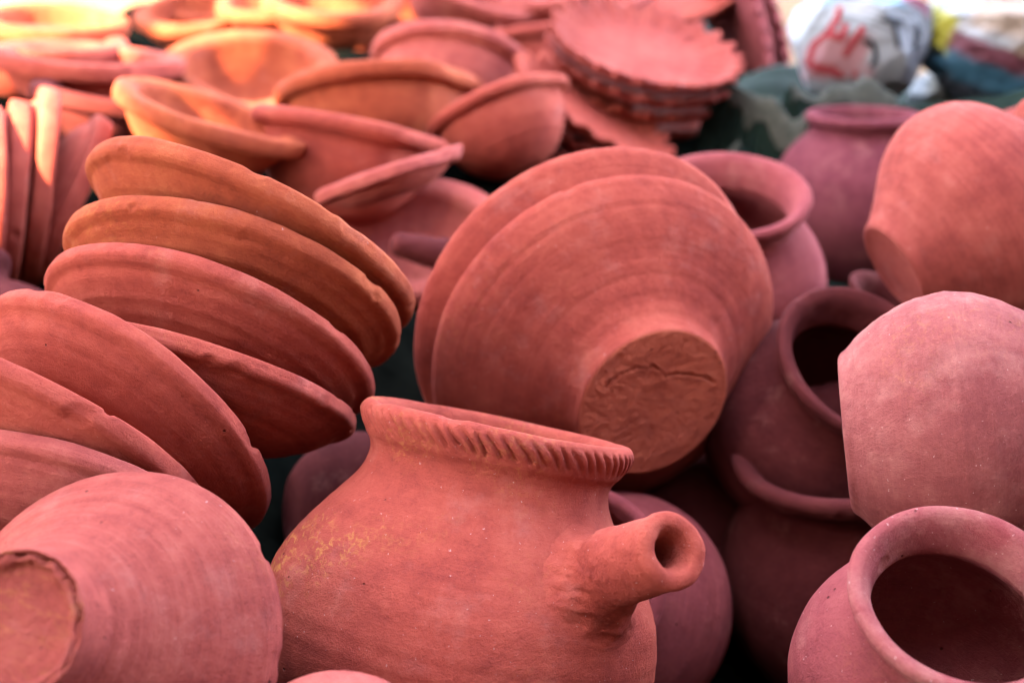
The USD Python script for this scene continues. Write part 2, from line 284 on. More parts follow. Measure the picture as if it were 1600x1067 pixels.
CRACK = [[(-0.01253, -0.02378), (-0.00704, -0.02501), (-0.00302, -0.02465), (0.00129, -0.02262), (0.00503, -0.02077), (0.00755, -0.01709), (0.01014, -0.01561), (0.01116, -0.01176), (0.01105, -0.00727), (0.0151, -0.00465), (0.01864, -0.00121), (0.02132, 0.00361), (0.02412, 0.00717), (0.02575, 0.0132)]]
SPOUT = {'tip': [0.0588, -0.0816, 0.1082], 'base': [0.0361, -0.0344, 0.0868]}
HORN = {'tip': [-0.0887, 0.0074, 0.1084], 'base': [-0.0534, 0.0218, 0.086]}
POSE = {
    'teapot': (-0.0305, 0.3828, 0.1870, 0.1961, 0.4559, 0.8682, 0.9806, -0.0910, -0.1737),
    'bowl1': (0.0614, 0.5337, 0.2579, -0.3396, 0.9403, 0.0243, 0.7530, 0.2563, 0.6060),
    'bowl2': (0.0542, 0.5503, 0.2640, -0.3598, 0.9311, 0.0598, 0.7536, 0.2523, 0.6069),
    'bowlH': (-0.1321, 0.3002, 0.3229, 0.2167, 0.6908, -0.6898, -0.2006, -0.6600, -0.7240),
    'plateA': (-0.1133, 0.5150, 0.3193, 0.3647, 0.6563, 0.6605, 0.8847, -0.0230, -0.4657),
    'plateB': (-0.1161, 0.4964, 0.3055, 0.2232, 0.7581, 0.6127, 0.9282, 0.0268, -0.3712),
    'plateC': (-0.1237, 0.4811, 0.2942, 0.2533, 0.7669, 0.5896, 0.9137, 0.0105, -0.4062),
    'plateE': (-0.1290, 0.4690, 0.2808, 0.2359, 0.6724, 0.7016, 0.9333, 0.0445, -0.3564),
    'plateD': (-0.1546, 0.4448, 0.2842, 0.4515, 0.8093, 0.3758, 0.7611, -0.1296, -0.6356),
    'plateF': (-0.1772, 0.4231, 0.2817, 0.3644, 0.7714, 0.5218, 0.8315, -0.0171, -0.5553),
    'plateG': (-0.1665, 0.4036, 0.2578, 0.1346, 0.8766, 0.4621, 0.9116, 0.0732, -0.4044),
    'plateG2': (-0.2186, 0.3876, 0.2482, 0.0790, 0.8401, 0.5367, 0.8956, 0.1766, -0.4084),
    'potI': (-0.0789, 0.2872, 0.2683, 0.9301, 0.3025, -0.2084, 0.0693, -0.7015, -0.7093),
    'potg': (0.1311, 0.3665, 0.2229, 0.0528, -0.2985, 0.9530, 0.8498, -0.4878, -0.1999),
    'potf': (0.1214, 0.4487, 0.2934, 0.9669, -0.1754, 0.1853, 0.0679, -0.5232, -0.8495),
    'pote': (0.1305, 0.6056, 0.1770, 0.2839, -0.4162, 0.8638, 0.7542, -0.4593, -0.4692),
    'poth': (0.1833, 0.5445, 0.0986, -0.2058, 0.0437, 0.9776, 0.9665, -0.1474, 0.2100),
    'poti': (0.0649, 0.5401, 0.1332, -0.4143, -0.5799, 0.7015, 0.4996, 0.4994, 0.7078),
    'potb': (0.1243, 0.7603, 0.1649, -0.0443, -0.1543, 0.9870, 0.9883, -0.1508, 0.0207),
    'pota': (0.2469, 0.9413, 0.1328, 0.0052, 0.1872, 0.9823, 0.9708, -0.2365, 0.0400),
    'potc': (0.1819, 0.6202, 0.2829, 0.8498, 0.3225, 0.4169, 0.5261, -0.4708, -0.7082),
    'potd': (0.3641, 0.8782, 0.1842, -0.1830, 0.0557, 0.9815, 0.9330, -0.3049, 0.1913),
    'potl': (0.1868, 0.7105, 0.1592, 0.3815, -0.0209, 0.9242, 0.8356, -0.4197, -0.3544),
    'potk': (-0.0989, 0.5335, 0.2023, 0.9174, 0.3306, -0.2216, 0.0000, -0.5569, -0.8306),
    'potj': (0.1301, 0.4252, 0.0730, -0.1693, 0.2515, 0.9529, 0.9780, -0.0769, 0.1941),
    'J': (-0.0605, 0.7885, 0.1966, 0.0146, -0.2430, 0.9699, 0.9969, 0.0787, 0.0047),
    'horn': (0.0459, 0.6698, 0.1792, -0.1763, 0.0755, 0.9814, 0.9842, 0.0316, 0.1744),
    'K': (-0.1095, 0.8131, 0.2288, 0.1655, 0.3860, 0.9075, 0.9785, 0.0504, -0.1999),
    'K2': (-0.0668, 0.7416, 0.2713, -0.3119, 0.3507, 0.8830, 0.9473, 0.1867, 0.2604),
    'L': (-0.0876, 0.9263, 0.2079, -0.1068, 0.5038, 0.8572, 0.9918, 0.1150, 0.0560),
    'M': (-0.0537, 1.0234, 0.2057, 0.0684, 0.7230, 0.6874, 0.9936, 0.0131, -0.1126),
    'N': (0.0072, 0.8960, 0.2308, -0.3811, 0.5046, 0.7747, 0.9204, 0.1283, 0.3692),
    'O': (-0.2018, 1.0627, 0.2122, 0.0711, -0.1264, 0.9894, 0.9841, 0.1709, -0.0489),
    'P': (-0.1876, 0.7910, 0.2710, 0.3220, 0.1695, 0.9314, 0.9350, 0.0972, -0.3410),
    'Q1': (-0.3670, 1.1193, 0.2382, 0.0984, 0.0526, 0.9938, 0.9534, 0.2811, -0.1093),
    'Q2': (-0.3642, 1.0618, 0.2295, 0.0794, 0.1415, 0.9868, 0.9500, 0.2891, -0.1179),
    'Q3': (-0.3112, 1.0018, 0.2355, 0.0920, 0.1536, 0.9838, 0.9581, 0.2557, -0.1295),
    'Q4': (-0.2788, 0.9241, 0.2385, 0.1933, 0.2465, 0.9497, 0.9484, 0.2008, -0.2452),
    'R1': (-0.2888, 0.7644, 0.2734, 0.9204, 0.2925, -0.2593, -0.1322, -0.3914, -0.9107),
    'R2': (-0.2989, 0.7509, 0.2720, 0.9225, 0.3091, -0.2314, -0.0988, -0.3903, -0.9154),
    'R3': (-0.3063, 0.7349, 0.2749, 0.9078, 0.3600, -0.2150, -0.0656, -0.3846, -0.9207),
    'SS': (-0.2783, 0.7791, 0.2631, 0.8242, 0.1767, -0.5381, -0.4186, -0.4501, -0.7888),
    'T': (-0.1617, 1.2532, 0.2188, 0.0975, -0.0044, 0.9952, 0.9901, 0.1014, -0.0965),
    'V1': (0.0992, 1.0622, 0.2599, 0.2071, -0.1326, 0.9693, 0.9618, -0.1538, -0.2265),
    'V2': (0.0959, 1.0762, 0.2414, 0.1985, -0.0856, 0.9764, 0.9665, -0.1481, -0.2094),
    'V3': (0.0905, 1.0907, 0.2216, 0.1894, -0.0381, 0.9812, 0.9711, -0.1404, -0.1929),
    'V4': (0.0534, 0.9894, 0.2352, 0.4997, -0.0079, 0.8661, 0.8466, -0.2067, -0.4904),
    'V5': (0.0495, 0.9974, 0.2190, 0.5045, 0.0248, 0.8631, 0.8468, -0.2092, -0.4890),
    'V6': (0.0443, 0.9909, 0.2068, 0.4766, 0.0454, 0.8779, 0.8650, -0.2023, -0.4591),
    'W1': (0.2386, 1.4202, 0.1908, -0.9424, -0.2528, -0.2189, -0.2890, 0.2861, 0.9136),
    'W2': (0.2701, 1.4643, 0.1677, -0.9627, -0.1964, -0.1860, -0.2385, 0.2921, 0.9262),
    'U1': (-0.1184, 1.3699, 0.1719, 0.1897, -0.0948, 0.9772, 0.9817, 0.0317, -0.1875),
    'U2': (-0.0545, 1.3513, 0.1907, 0.3310, -0.1171, 0.9363, 0.9393, -0.0547, -0.3388),
    'U3': (0.0341, 1.3770, 0.1893, -0.0886, -0.1698, 0.9815, 0.9960, -0.0005, 0.0898),
    'U4': (-0.3216, 1.4288, 0.1688, -0.0170, -0.0719, 0.9973, 0.9731, 0.2281, 0.0330),
    'Y1': (0.2902, 1.1717, 0.2434, 0.0884, 0.5981, 0.7966, 0.9726, -0.2245, 0.0607),
    'Y2': (0.4125, 1.1759, 0.2455, 0.0170, 0.2013, 0.9794, 0.9465, -0.3189, 0.0492),
    'Y3': (0.3937, 1.2117, 0.1847, -0.0148, 0.2499, 0.9682, 0.9550, -0.2832, 0.0877),
    'potq': (0.0973, 0.5604, 0.1285, -0.0608, 0.9532, 0.2963, 0.9767, -0.0044, 0.2147),
    'U6': (-0.1546, 1.3024, 0.1437, 0.1823, 0.1809, 0.9665, 0.9793, 0.0540, -0.1949),
    'U7': (-0.2319, 1.4052, 0.1842, -0.0434, -0.0288, 0.9986, 0.9834, 0.1751, 0.0477),
    'U8': (0.0100, 1.2752, 0.1590, -0.1728, 0.3505, 0.9205, 0.9848, 0.0450, 0.1677),
    'U9': (0.0888, 1.4554, 0.1768, -0.1000, -0.0682, 0.9926, 0.9946, -0.0350, 0.0978),
    'U10': (-0.2912, 1.0909, 0.1933, 0.1425, 0.0638, 0.9877, 0.9664, 0.2066, -0.1528),
    'V7': (0.0877, 1.1149, 0.2001, 0.2069, -0.0281, 0.9780, 0.9674, -0.1435, -0.2088),
    'V8': (0.0400, 1.2940, 0.1816, 0.5362, -0.0938, 0.8389, 0.8186, -0.1844, -0.5439),
    'B1': (-0.0860, 1.5153, 0.1497, 0.0988, -0.0618, 0.9932, 0.9948, 0.0302, -0.0971),
    'B2': (-0.1928, 1.4775, 0.1260, 0.3493, 0.1710, 0.9213, 0.9339, 0.0169, -0.3572),
    'B3': (-0.0052, 1.4516, 0.1670, -0.0320, -0.0672, 0.9972, 0.9994, 0.0125, 0.0329),
    'B4': (0.0504, 1.4137, 0.1229, -0.1720, 0.3070, 0.9361, 0.9844, 0.0189, 0.1747),
    'B5': (-0.3056, 1.5004, 0.1587, -0.0230, -0.0800, 0.9965, 0.9770, 0.2095, 0.0393),
    'potr': (-0.2403, 0.6073, 0.1977, -0.5516, 0.4889, 0.6758, 0.8119, 0.5005, 0.3005),
    'U5': (0.1611, 1.4668, 0.1930, -0.1961, -0.0531, 0.9791, 0.9794, -0.0593, 0.1929),
}

def made(key, name, prof, k, label, cat, mat, group=None, kz=None, mats={}, labels={}, **kw):
    t = thing(name, POSE[key], label, cat, group)
    seed = sum(map(ord, key))*7 % 997
    P, N, T = turned(sc(prof, k*1e-3, (kz or k)*1e-3), seed=seed, **kw)
    emit(t, P, N, T, mat, mats, labels)
    return t

def spout(parent, prof_fn, tip, base, r_tip, r_hole, r_base, r_flare, mat, seed, amp, closed=False, droop=0.0):
    """A drawn-out tube that flares into the wall; prof_fn(z) is the body's outer radius."""
    tip, base = np.array(tip), np.array(base); a = tip - base; Ln = np.linalg.norm(a); a /= Ln
    e1 = np.cross([0, 0, 1.], a); e1 /= np.linalg.norm(e1); e2 = np.cross(a, e1)
    th = np.linspace(0, 2*np.pi, 120, endpoint=False)
    ring = np.cos(th)[:, None]*e1 + np.sin(th)[:, None]*e2
    def on_body(Q, sink=0.0):
        az = np.arctan2(Q[:, 1], Q[:, 0]); r = prof_fn(Q[:, 2]) - sink
        return np.stack([r*np.cos(az), r*np.sin(az), Q[:, 2]], -1)
    rad = lambda l: r_base + (r_tip - r_base)*np.clip(l/Ln, 0, 1)**0.75 + 0.0007*np.exp(-((Ln - l)/0.004)**2)*(not closed)
    rows = []
    l0 = Ln*0.40
    S0 = base + a*l0 + ring*rad(l0)
    K = base + ring*rad(0); 
    K = np.where((np.hypot(K[:, 0], K[:, 1]) > prof_fn(K[:, 2]))[:, None], K, on_body(K))
    Q = on_body(base + ring*r_flare, 0.0002)
    for t in np.linspace(0, 1, 22):
        rows.append((1-t)**2*Q + 2*t*(1-t)*K + t*t*S0)
    for l in np.linspace(l0, Ln - 0.002, 26)[1:]: rows.append(base + a*l + ring*rad(l))
    nb = len(rows)
    if closed:
        for t in np.linspace(0, 1, 9)[1:]: rows.append(base + a*(Ln - .002 + r_tip*0.8*math.sin(t*math.pi/2)) + ring*r_tip*max(math.cos(t*math.pi/2), 1e-3))
    else:
        wv = 0.0003*np.sin(2*th + 1) + 0.0002*np.sin(5*th + .4)
        for f, g in ((1.05, -.0008), (1.0, .0003), (0.86, .0009), (0.74, .0010), (0.63, .0004), (0.565, -.0008)):
            rows.append(base + a*(Ln + g + wv[:, None]*1.0) + ring*(r_tip*f))
        for l in np.linspace(0.003, 0.03, 10): rows.append(base + a*(Ln - l) + ring*r_hole*(1 - l*6))
    P = np.array(rows)
    def normals(P):
        n = np.cross(np.roll(P, -1, 1) - np.roll(P, 1, 1), np.gradient(P, axis=0)); return n/np.maximum(np.linalg.norm(n, axis=-1, keepdims=True), 1e-12)
    n = normals(P)
    low = (np.clip(1.3 - np.arange(len(P))/28.0, 0.12, 1)*np.clip((np.arange(len(P)) - 1)/11.0, 0, 1)**1.3)[:, None]
    h = lumps(P, seed, amp) + (fbm(P/0.0075, 3, 5) - .5)*0.0034*low + (fbm(P @ np.array([[1, .2, 0], [.3, 1, 0], [0, 0, 3.]])/0.009, 2, 15) - .5)*0.0034*low
    P = P + n*h[..., None]
    n = normals(P); m = len(th); j = np.arange(m); j1 = (j+1) % m
    def part(lo, hi, nm):
        Fc = np.concatenate([np.stack([(i-lo)*m + j, (i-lo)*m + j1, (i+1-lo)*m + j1, (i+1-lo)*m + j], -1) for i in range(lo, hi)])
        return put(parent, nm, P[lo:hi+1].reshape(-1, 3), Fc, n[lo:hi+1].reshape(-1, 3), mat)
    s = part(0, nb-1, 'spout')
    put(s, 'spout_mouth', P[nb-1:].reshape(-1, 3), np.concatenate([np.stack([i*m + j, i*m + j1, (i+1)*m + j1, (i+1)*m + j], -1) for i in range(len(P)-nb)]), n[nb-1:].reshape(-1, 3), mat)

# ---------------------------------------------------------------- ground and what lies far behind
def sheet(name, x0, x1, y0, y1, z, mat, n=60, amp=0.004, kind='structure'):
    X, Y = np.meshgrid(np.linspace(x0, x1, n), np.linspace(y0, y1, n), indexing='ij')
    Z = z + amp*(fbm(np.stack([X, Y, 0*X], -1)*4, 3, 2) - .5)*2
    i = np.arange(n*n).reshape(n, n); Fc = np.stack([i[:-1, :-1], i[1:, :-1], i[1:, 1:], i[:-1, 1:]], -1).reshape(-1, 4)
    p = put(None, name, np.stack([X, Y, Z], -1).reshape(-1, 3), Fc, None, mat); tag(p, kind=kind); return p
ground = sheet('ground', -40, 40, -40, 60, 0.0, plain('packed_earth', (0.10, 0.066, 0.038), (0.14, 0.094, 0.056), 1.5, 0.95, 0.0, 0.02), n=80)

def wall_piece(parent, name, x0, x1, y0, y1, z0, z1, mat):
    b = trimesh.creation.box((x1-x0, y1-y0, z1-z0)); b.apply_translation(((x0+x1)/2, (y0+y1)/2, (z0+z1)/2))
    return put(parent, name, b.vertices, b.faces, None, mat)
BLOCKER_X, SUN_GAP_Y0, SUN_GAP_Y1, SUN_GAP_Z = -1.75, -0.665, 0.28, 2.035  # unseen walls added to shape the light: sun enters only through the gap
plaster = plain('plaster', (0.13, 0.085, 0.06), (0.17, 0.115, 0.085), 3.0, 0.9, 0.002, 0.02)
wl = UsdGeom.Xform.Define(stage, '/World/light_blocker').GetPrim()
tag(wl, 'unseen walls added around the heap to block sun and low sky, with a gap for the sun', 'wall')
wall_piece(wl, 'blocker_panel', BLOCKER_X-.2, BLOCKER_X, -7, SUN_GAP_Y0, 0, 3.6, plaster)
wall_piece(wl, 'blocker_panel', BLOCKER_X-.2, BLOCKER_X, SUN_GAP_Y1, 1.1, 0, 3.6, plaster)
wall_piece(wl, 'blocker_panel', BLOCKER_X, 1.9, -1.2, -1.0, 0, 3.6, plaster)
wall_piece(wl, 'blocker_panel', 1.9, 2.1, -1.0, .9, 0, 2.4, plaster)
wall_piece(wl, 'blocker_post', BLOCKER_X-.05, BLOCKER_X, -.235, -.135, 0, SUN_GAP_Z, plaster)  # post added to keep the sun out of the large open lamp
wall_piece(wl, 'blocker_lintel', BLOCKER_X-.2, BLOCKER_X, SUN_GAP_Y0, SUN_GAP_Y1, SUN_GAP_Z, 3.6, plaster)

# ---------------------------------------------------------------- spouted pot, the nearest thing
TS = 0.512/(50/36*1600)
TEA = [(0, 565, 'base'), (95, 565, 'base'), (128, 558, 'body'), (215, 510, 'body'), (282, 430, 'body'), (310, 355, 'body'), (311, 305, 'body'), (295, 242, 'body'), (264, 190, 'body'), (232, 144, 'body'), (204, 108, 'body'), (194, 86, 'body'), (191, 68, 'body'), (195, 52, 'body'),
       (203, 42, 'rim'), (208, 33, 'rim'), (216, 18, 'rim'), (217, 8, 'rim'), (213, -4, 'rim'), (207, -9, 'rim'), (196, -8, 'rim'), (187, 0, 'rim'), (180, 22, 'rim'), (175, 50, 'body'), (177, 80, 'body'), (190, 112, 'body'), (218, 148, 'body'), (250, 194, 'body'), (280, 245, 'body'), (296, 305, 'body'), (294, 355, 'body'), (266, 428, 'body'), (200, 498, 'body'), (95, 545, 'body'), (0, 547, 'body')]
TEA = [(r*TS, (565 - h)*TS, t) for r, h, t in TEA]
def tea_radius(z):
    R, T = spline(TEA[:14], 0.001); return np.interp(z, R[:, 1], R[:, 0])
def rim_notches(n, z0, z1, depth, lean):
    def f(P, r, z, A, T):
        outer = np.clip((r - 198*TS)/(8*TS), 0, 1)
        w = (outer*np.clip((z - z0)/0.0018, 0, 1)*np.clip((z1 - z)/0.0015, 0, 1))[:, None]
        ph = n*A + lean*P[..., 2] + 1.6*(fbm(np.stack([A*9, A*0, A*0], -1), 2, 4) - .5)*2
        cut = np.clip(np.sin(ph), -0.15, 1)
        return -depth*w*cut*(0.65 + 0.7*fbm(np.stack([A*6, A*0+3, A*0], -1), 2, 8))
    return f
m_tea = clay('red', 3, ochre=0.95, specks=1.3, rings=0.3, grain=1.15)
t = thing('spouted_pot', POSE['teapot'], 'red clay pot with a short round spout and a notched rim, sharpest of all', 'pot')
P, N, T = turned(TEA, nseg=900, step=0.0009, seed=5, amp=0.0007, wob=0.004, groove=0.00015, relief=rim_notches(64, (565-37)*TS, (565+0)*TS, 0.0011, 1150))
emit(t, P, N, T, m_tea)
spout(t, tea_radius, SPOUT['tip'], SPOUT['base'], 0.0113, 0.0053, 0.0145, 0.0225, m_tea, 5, 0.0007)

# ---------------------------------------------------------------- the two nested bowls with their feet towards us
def crack_relief(lines, r_edge):
    def f(P, r, z, A, T):
        base = np.array([float(tt == 'base') for tt in T])[:, None]
        p = P[..., :2]; d = np.full(p.shape[:2], 9.0); side = np.zeros(p.shape[:2])
        for ln in lines:
            ln = np.array(ln)
            for a, b in zip(ln[:-1], ln[1:]):
                ab = b - a; t_ = np.clip(((p - a) @ ab)/(ab @ ab), 0, 1); dd = np.linalg.norm(p - a - t_[..., None]*ab, axis=-1)
                d = np.minimum(d, dd)
        jit = (fbm(P/0.0016, 2, 9) - .5)*0.0007
        line = sum(np.exp(-((z[:, None] - z0 - .0012*np.sin(A + a0))/.0004)**2)*np.clip(np.cos(A - a0)*1.6 - .2, 0, 1) for z0, a0 in ((.0385, -2.2), (.0397, -1.9), (.0335, -2.4)))
        outer = np.array([float(tt == 'body') for tt in T])*(np.arange(len(r)) < len(r)*.5)
        rough = (fbm(P/0.007, 3, 4) - .5)*0.0005 + (fbm(P/0.0014, 2, 6) - .5)*0.0006
        return -0.00028*line*outer[:, None] + base*(np.clip(r/0.004, 0, 1)[:, None]*rough*np.clip((r_edge - r)/0.002, 0, 1)[:, None] - 0.0017*np.exp(-((d + 1.6*jit)/0.00030)**2) + 0.00025*np.exp(-((d - .0012)/0.0013)**2))
    return f
m_b1 = clay('red', 8, ochre=0.15, specks=0.4, rings=0.35, bloom=.45)
made('bowl1', 'wide_bowl', BOWL, 1, kz=.84, label= 'wide flared clay bowl turned upside down, cracked flat foot facing us', cat='bowl', mat=m_b1, nseg=640, step=0.0010, amp=0.0006, wob=0.006, relief=crack_relief(CRACK, 0.0345),
     mats={'base': clay('lit_foot', 12, ochre=0.1, specks=0.0, rings=0.1, grain=1.5)}, labels={'base': 'orange foot disc with a dark crack across it'})
made('bowl2', 'wide_bowl', BOWL, 1.006, kz=.84, label= 'clay bowl nested under the bowl with the cracked foot, only its rim band showing', cat='bowl', mat=clay('red', 9, specks=0.1, rings=0.7), nseg=256, step=0.0016, wob=0.006)

# bowl in the near left corner
def torn_foot(P, r, z, A, T):
    base = np.array([float(tt == 'base') for tt in T])[:, None]
    R0 = 0.0225*.9; x = r[:, None]/R0 + (fbm(P/0.0035, 3, 21) - .5)*0.16 + (fbm(P/0.012, 2, 22) - .5)*0.12
    step_ = -0.0022*(1/(1 + np.exp((x - 0.80)/0.018)))
    gate = 0.35 + 0.65*1.0*(fbm(np.stack([np.cos(A)*1.5, np.sin(A)*1.5, 0*A], -1), 2, 3) > .5)
    gap = -0.0030*np.exp(-((x - 0.945)/0.028)**2)*gate
    rough = (fbm(P/0.004, 3, 4) - .5)*0.0012
    return base*(step_ + gap + rough*np.clip((R0 - r)/0.002, 0, 1)[:, None])
made('bowlH', 'flared_bowl', BOWL_H, .9, 'pinkish flared clay bowl upside down with a torn ragged foot, in the near left corner', 'bowl', clay('coral', 4, ochre=0.12, specks=0.25, rings=1.1, grain=1.3), nseg=720, step=0.0009, amp=0.0006, wob=0.006, relief=torn_foot,
     mats={'base': clay('coral', 14, ochre=0.5, specks=0.2, rings=0.1, grain=1.6)}, labels={'base': 'ragged foot with a peeling edge of clay'})

# ---------------------------------------------------------------- shallow dishes leaning on the left
GD = 'shallow dishes leaning in a row'
for key, k, lab, mt in (
    ('plateA', 1.093, 'browned orange dish, highest of the leaning dishes, just below the sunlit lamp', clay('orange', 21, ochre=.2, rings=.5)),
    ('plateB', 1.047, 'brown orange dish with dark blotches between the highest dish and a redder one', clay('orange', 22, ochre=.25, rings=.5)),
    ('plateC', 1.024, 'red dish with a bright rim, lying on top of the half hidden dark dish', clay('red', 23, ochre=.15, rings=.55)),
    ('plateE', 1.002, 'half hidden dark dish ending left of the notched pot rim', clay('red', 24, ochre=.15, rings=.5)),
    ('plateD', 0.986, 'large red dish tilted steeply, its right edge reaching down beside the spouted pot', clay('red', 25, rings=.5)),
    ('plateF', 1.002, 'red dish at the left edge showing one slanting rim between two other dishes', clay('red', 26, rings=.7)),
    ('plateG', 1.002, 'broad dish right behind the pinkish bowl in the near left corner', clay('pink', 27, ochre=.1, rings=.9)),
    ('plateG2', 0.979, 'sliver of a pink dish at the left edge directly above the corner bowl', clay('pink', 28, rings=.7))):
    made(key, 'shallow_dish', PLATE, k, lab, 'dish', mt, GD, nseg=360, step=0.0012, amp=0.0010, wob=0.014, groove=0.00035, chips=9)

# ---------------------------------------------------------------- round pots on the right and below
GP = 'round clay pots heaped together'
FPOT = [(0, 6, 'base'), (100, 3, 'base'), (112, 0.5, 'base'), (120, 2.0, 'body'), (126.5, 7.5, 'body'), (133, 16, 'body'), (150, 33, 'body'), (171, 60, 'body'), (193, 100, 'body'), (206, 140, 'body'), (209, 172, 'body'), (204, 205, 'body'), (189, 242, 'body'), (172, 272, 'body'), (164, 290, 'body'), (163, 302, 'rim'), (170, 316, 'rim'), (186, 326, 'rim'), (186, 336, 'rim'), (170, 336, 'rim'), (150, 318, 'rim'), (146, 298, 'body'), (150, 282, 'body'), (170, 240, 'body'), (190, 200, 'body'), (196, 165, 'body'), (180, 110, 'body'), (140, 60, 'body'), (90, 30, 'body'), (0, 24, 'body')]
CPOT = [(0, 4, 'base'), (60, 3, 'base'), (73, 0, 'base'), (79, 4, 'body'), (86, 16, 'body'), (108, 42, 'body'), (140, 74, 'body'), (170, 110, 'body'), (186, 150, 'body'), (184, 190, 'body'), (166, 228, 'body'), (134, 260, 'body'), (104, 282, 'body'), (94, 294, 'rim'), (92, 302, 'rim'), (108, 318, 'rim'), (118, 328, 'rim'), (114, 334, 'rim'), (98, 330, 'rim'), (78, 306, 'rim'), (78, 290, 'body'), (96, 270, 'body'), (130, 242, 'body'), (158, 205, 'body'), (166, 162, 'body'), (146, 115, 'body'), (95, 60, 'body'), (60, 26, 'body'), (0, 22, 'body')]
TALL = [(0, 0, 'base'), (20, 0, 'base'), (24, 1, 'body'), (38, 10, 'body'), (52, 26, 'body'), (58, 44, 'body'), (58, 58, 'body'), (53, 74, 'body'), (43, 88, 'body'), (35.5, 95, 'body'), (33.5, 98, 'rim'), (34.5, 101, 'rim'), (37, 103.5, 'rim'), (37.5, 106.5, 'rim'), (35.5, 109, 'rim'), (32.5, 109, 'rim'), (30.5, 105, 'rim'), (29.5, 99, 'body'), (33, 93, 'body'), (42, 82, 'body'), (50, 70, 'body'), (54, 55, 'body'), (54, 44, 'body'), (48, 28, 'body'), (30, 10, 'body'), (0, 6, 'body')]
k = TS*1000
made('potf', 'round_pot', FPOT, .030/128*1000, 'dusty pink pot lying on its side with its flat foot to the left, right edge', 'pot', clay('rose', 31, ochre=.2, specks=.9, rings=.2, bloom=.62), GP, nseg=420, step=0.0012, wob=0.006)
made('potg', 'round_pot', POT, .92, 'near right corner pot with a wide rolled rim worn pale, mouth open to us', 'pot', clay('plum', 32, ochre=.1, specks=.8, rings=.6, bloom=.45), GP, nseg=520, step=0.001, wob=0.010, mats={'rim': clay('plum', 32, ochre=.1, specks=2.0, rings=.6, bloom=.8)})
made('pote', 'round_pot', POT, 1.115, 'dark mouthed pot leaning between the cracked foot bowl and the dusty pink pot', 'pot', clay('shaded_maroon', 33, rings=.4), GP, nseg=300, step=0.0016)
made('poth', 'large_pot', POT, 1.52, 'large dark pot under the heap, curved rolled rim just right of the nested bowls', 'pot', clay('shaded_maroon', 34, rings=.3), GP, nseg=300, step=0.002)
made('poti', 'round_pot', POT, 1.09, 'pot behind the spout of the spouted pot, its mouth ring hidden by it', 'pot', clay('plum', 35, ochre=.3, rings=.4), GP, nseg=300, step=0.0016)
made('potb', 'round_pot', POT, 1.245, 'pot with an open rolled rim directly behind the right side of the nested bowls', 'pot', clay('plum', 36, rings=.3), GP, nseg=260, step=0.0018)
made('pota', 'tall_pot', TALL, 1.09, 'purplish pot standing in front of the newspaper bundle', 'pot', clay('damson', 37, rings=.3), GP, nseg=220, step=0.0022)
made('potc', 'round_pot', CPOT, .0232/76*1000, 'big smooth pot lying with its narrow foot toward us, upper right', 'pot', clay('coral', 38, rings=.9, ochre=.0, specks=.2), GP, nseg=300, step=0.0018)
made('potd', 'round_pot', POT, 1.0, 'rounded pot rim peeping in at the right edge behind the big smooth pot', 'pot', clay('pink', 39), GP, nseg=160, step=0.0024)
made('potl', 'round_pot', POT, .79, 'sliver of a dark pot below the foot of the big smooth pot', 'pot', clay('shaded_maroon', 40), GP, nseg=200, step=0.0022)
made('potk', 'round_pot', POT, .7625, 'dark pot in the gap left of the spouted pot behind its shoulder', 'pot', clay('shaded_maroon', 41), GP, nseg=200, step=0.002)
made('potj', 'round_pot', POT, .763, 'small curve of a dark pot at the bottom edge left of the near corner pot', 'pot', clay('shaded_maroon', 42), GP, nseg=200, step=0.002)
made('potI', 'round_pot', POT, .79, 'smooth top of a pot cut off by the bottom edge below the spouted pot', 'pot', clay('pink', 43), GP, nseg=260, step=0.0016)


made('potr', 'round_pot', POT, 1.0, 'dark pot added to block the sun at the left edge, between the lamps on edge and the steep red dish', 'pot', clay('shaded_maroon', 50), GP, nseg=160, step=0.0024)  # added to stop sun leaking onto the cloth under the heap
made('potq', 'round_pot', POT, 1.02, 'dark filler pot added to darken the gap under the foot of the nested bowls, above the spout', 'pot', clay('shaded_maroon', 49), GP, nseg=160, step=0.0024)  # filler added so the gap goes dark

# a second spouted pot, hidden but for its horn-like spout
m_h = clay('shaded_maroon', 45)
hp = sc([(r/TS*1e-3, z/TS*1e-3, t_) for r, z, t_ in TEA], TS*1000*0.75)
t = thing('spouted_pot', POSE['horn'], 'hidden spouted pot, only its dark horn-shaped spout pointing left of the nested bowls', 'pot')
P, N, T = turned(hp, nseg=128, step=0.003, seed=6); emit(t, P, N, T, m_h)
def horn_radius(z):
    R, T = spline(hp[:14], 0.002); return np.interp(z, R[:, 1], R[:, 0])
spout(t, horn_radius, HORN['tip'], HORN['base'], 0.0062, 0.003, 0.012, 0.018, m_h, 6, 0.0005, closed=True)

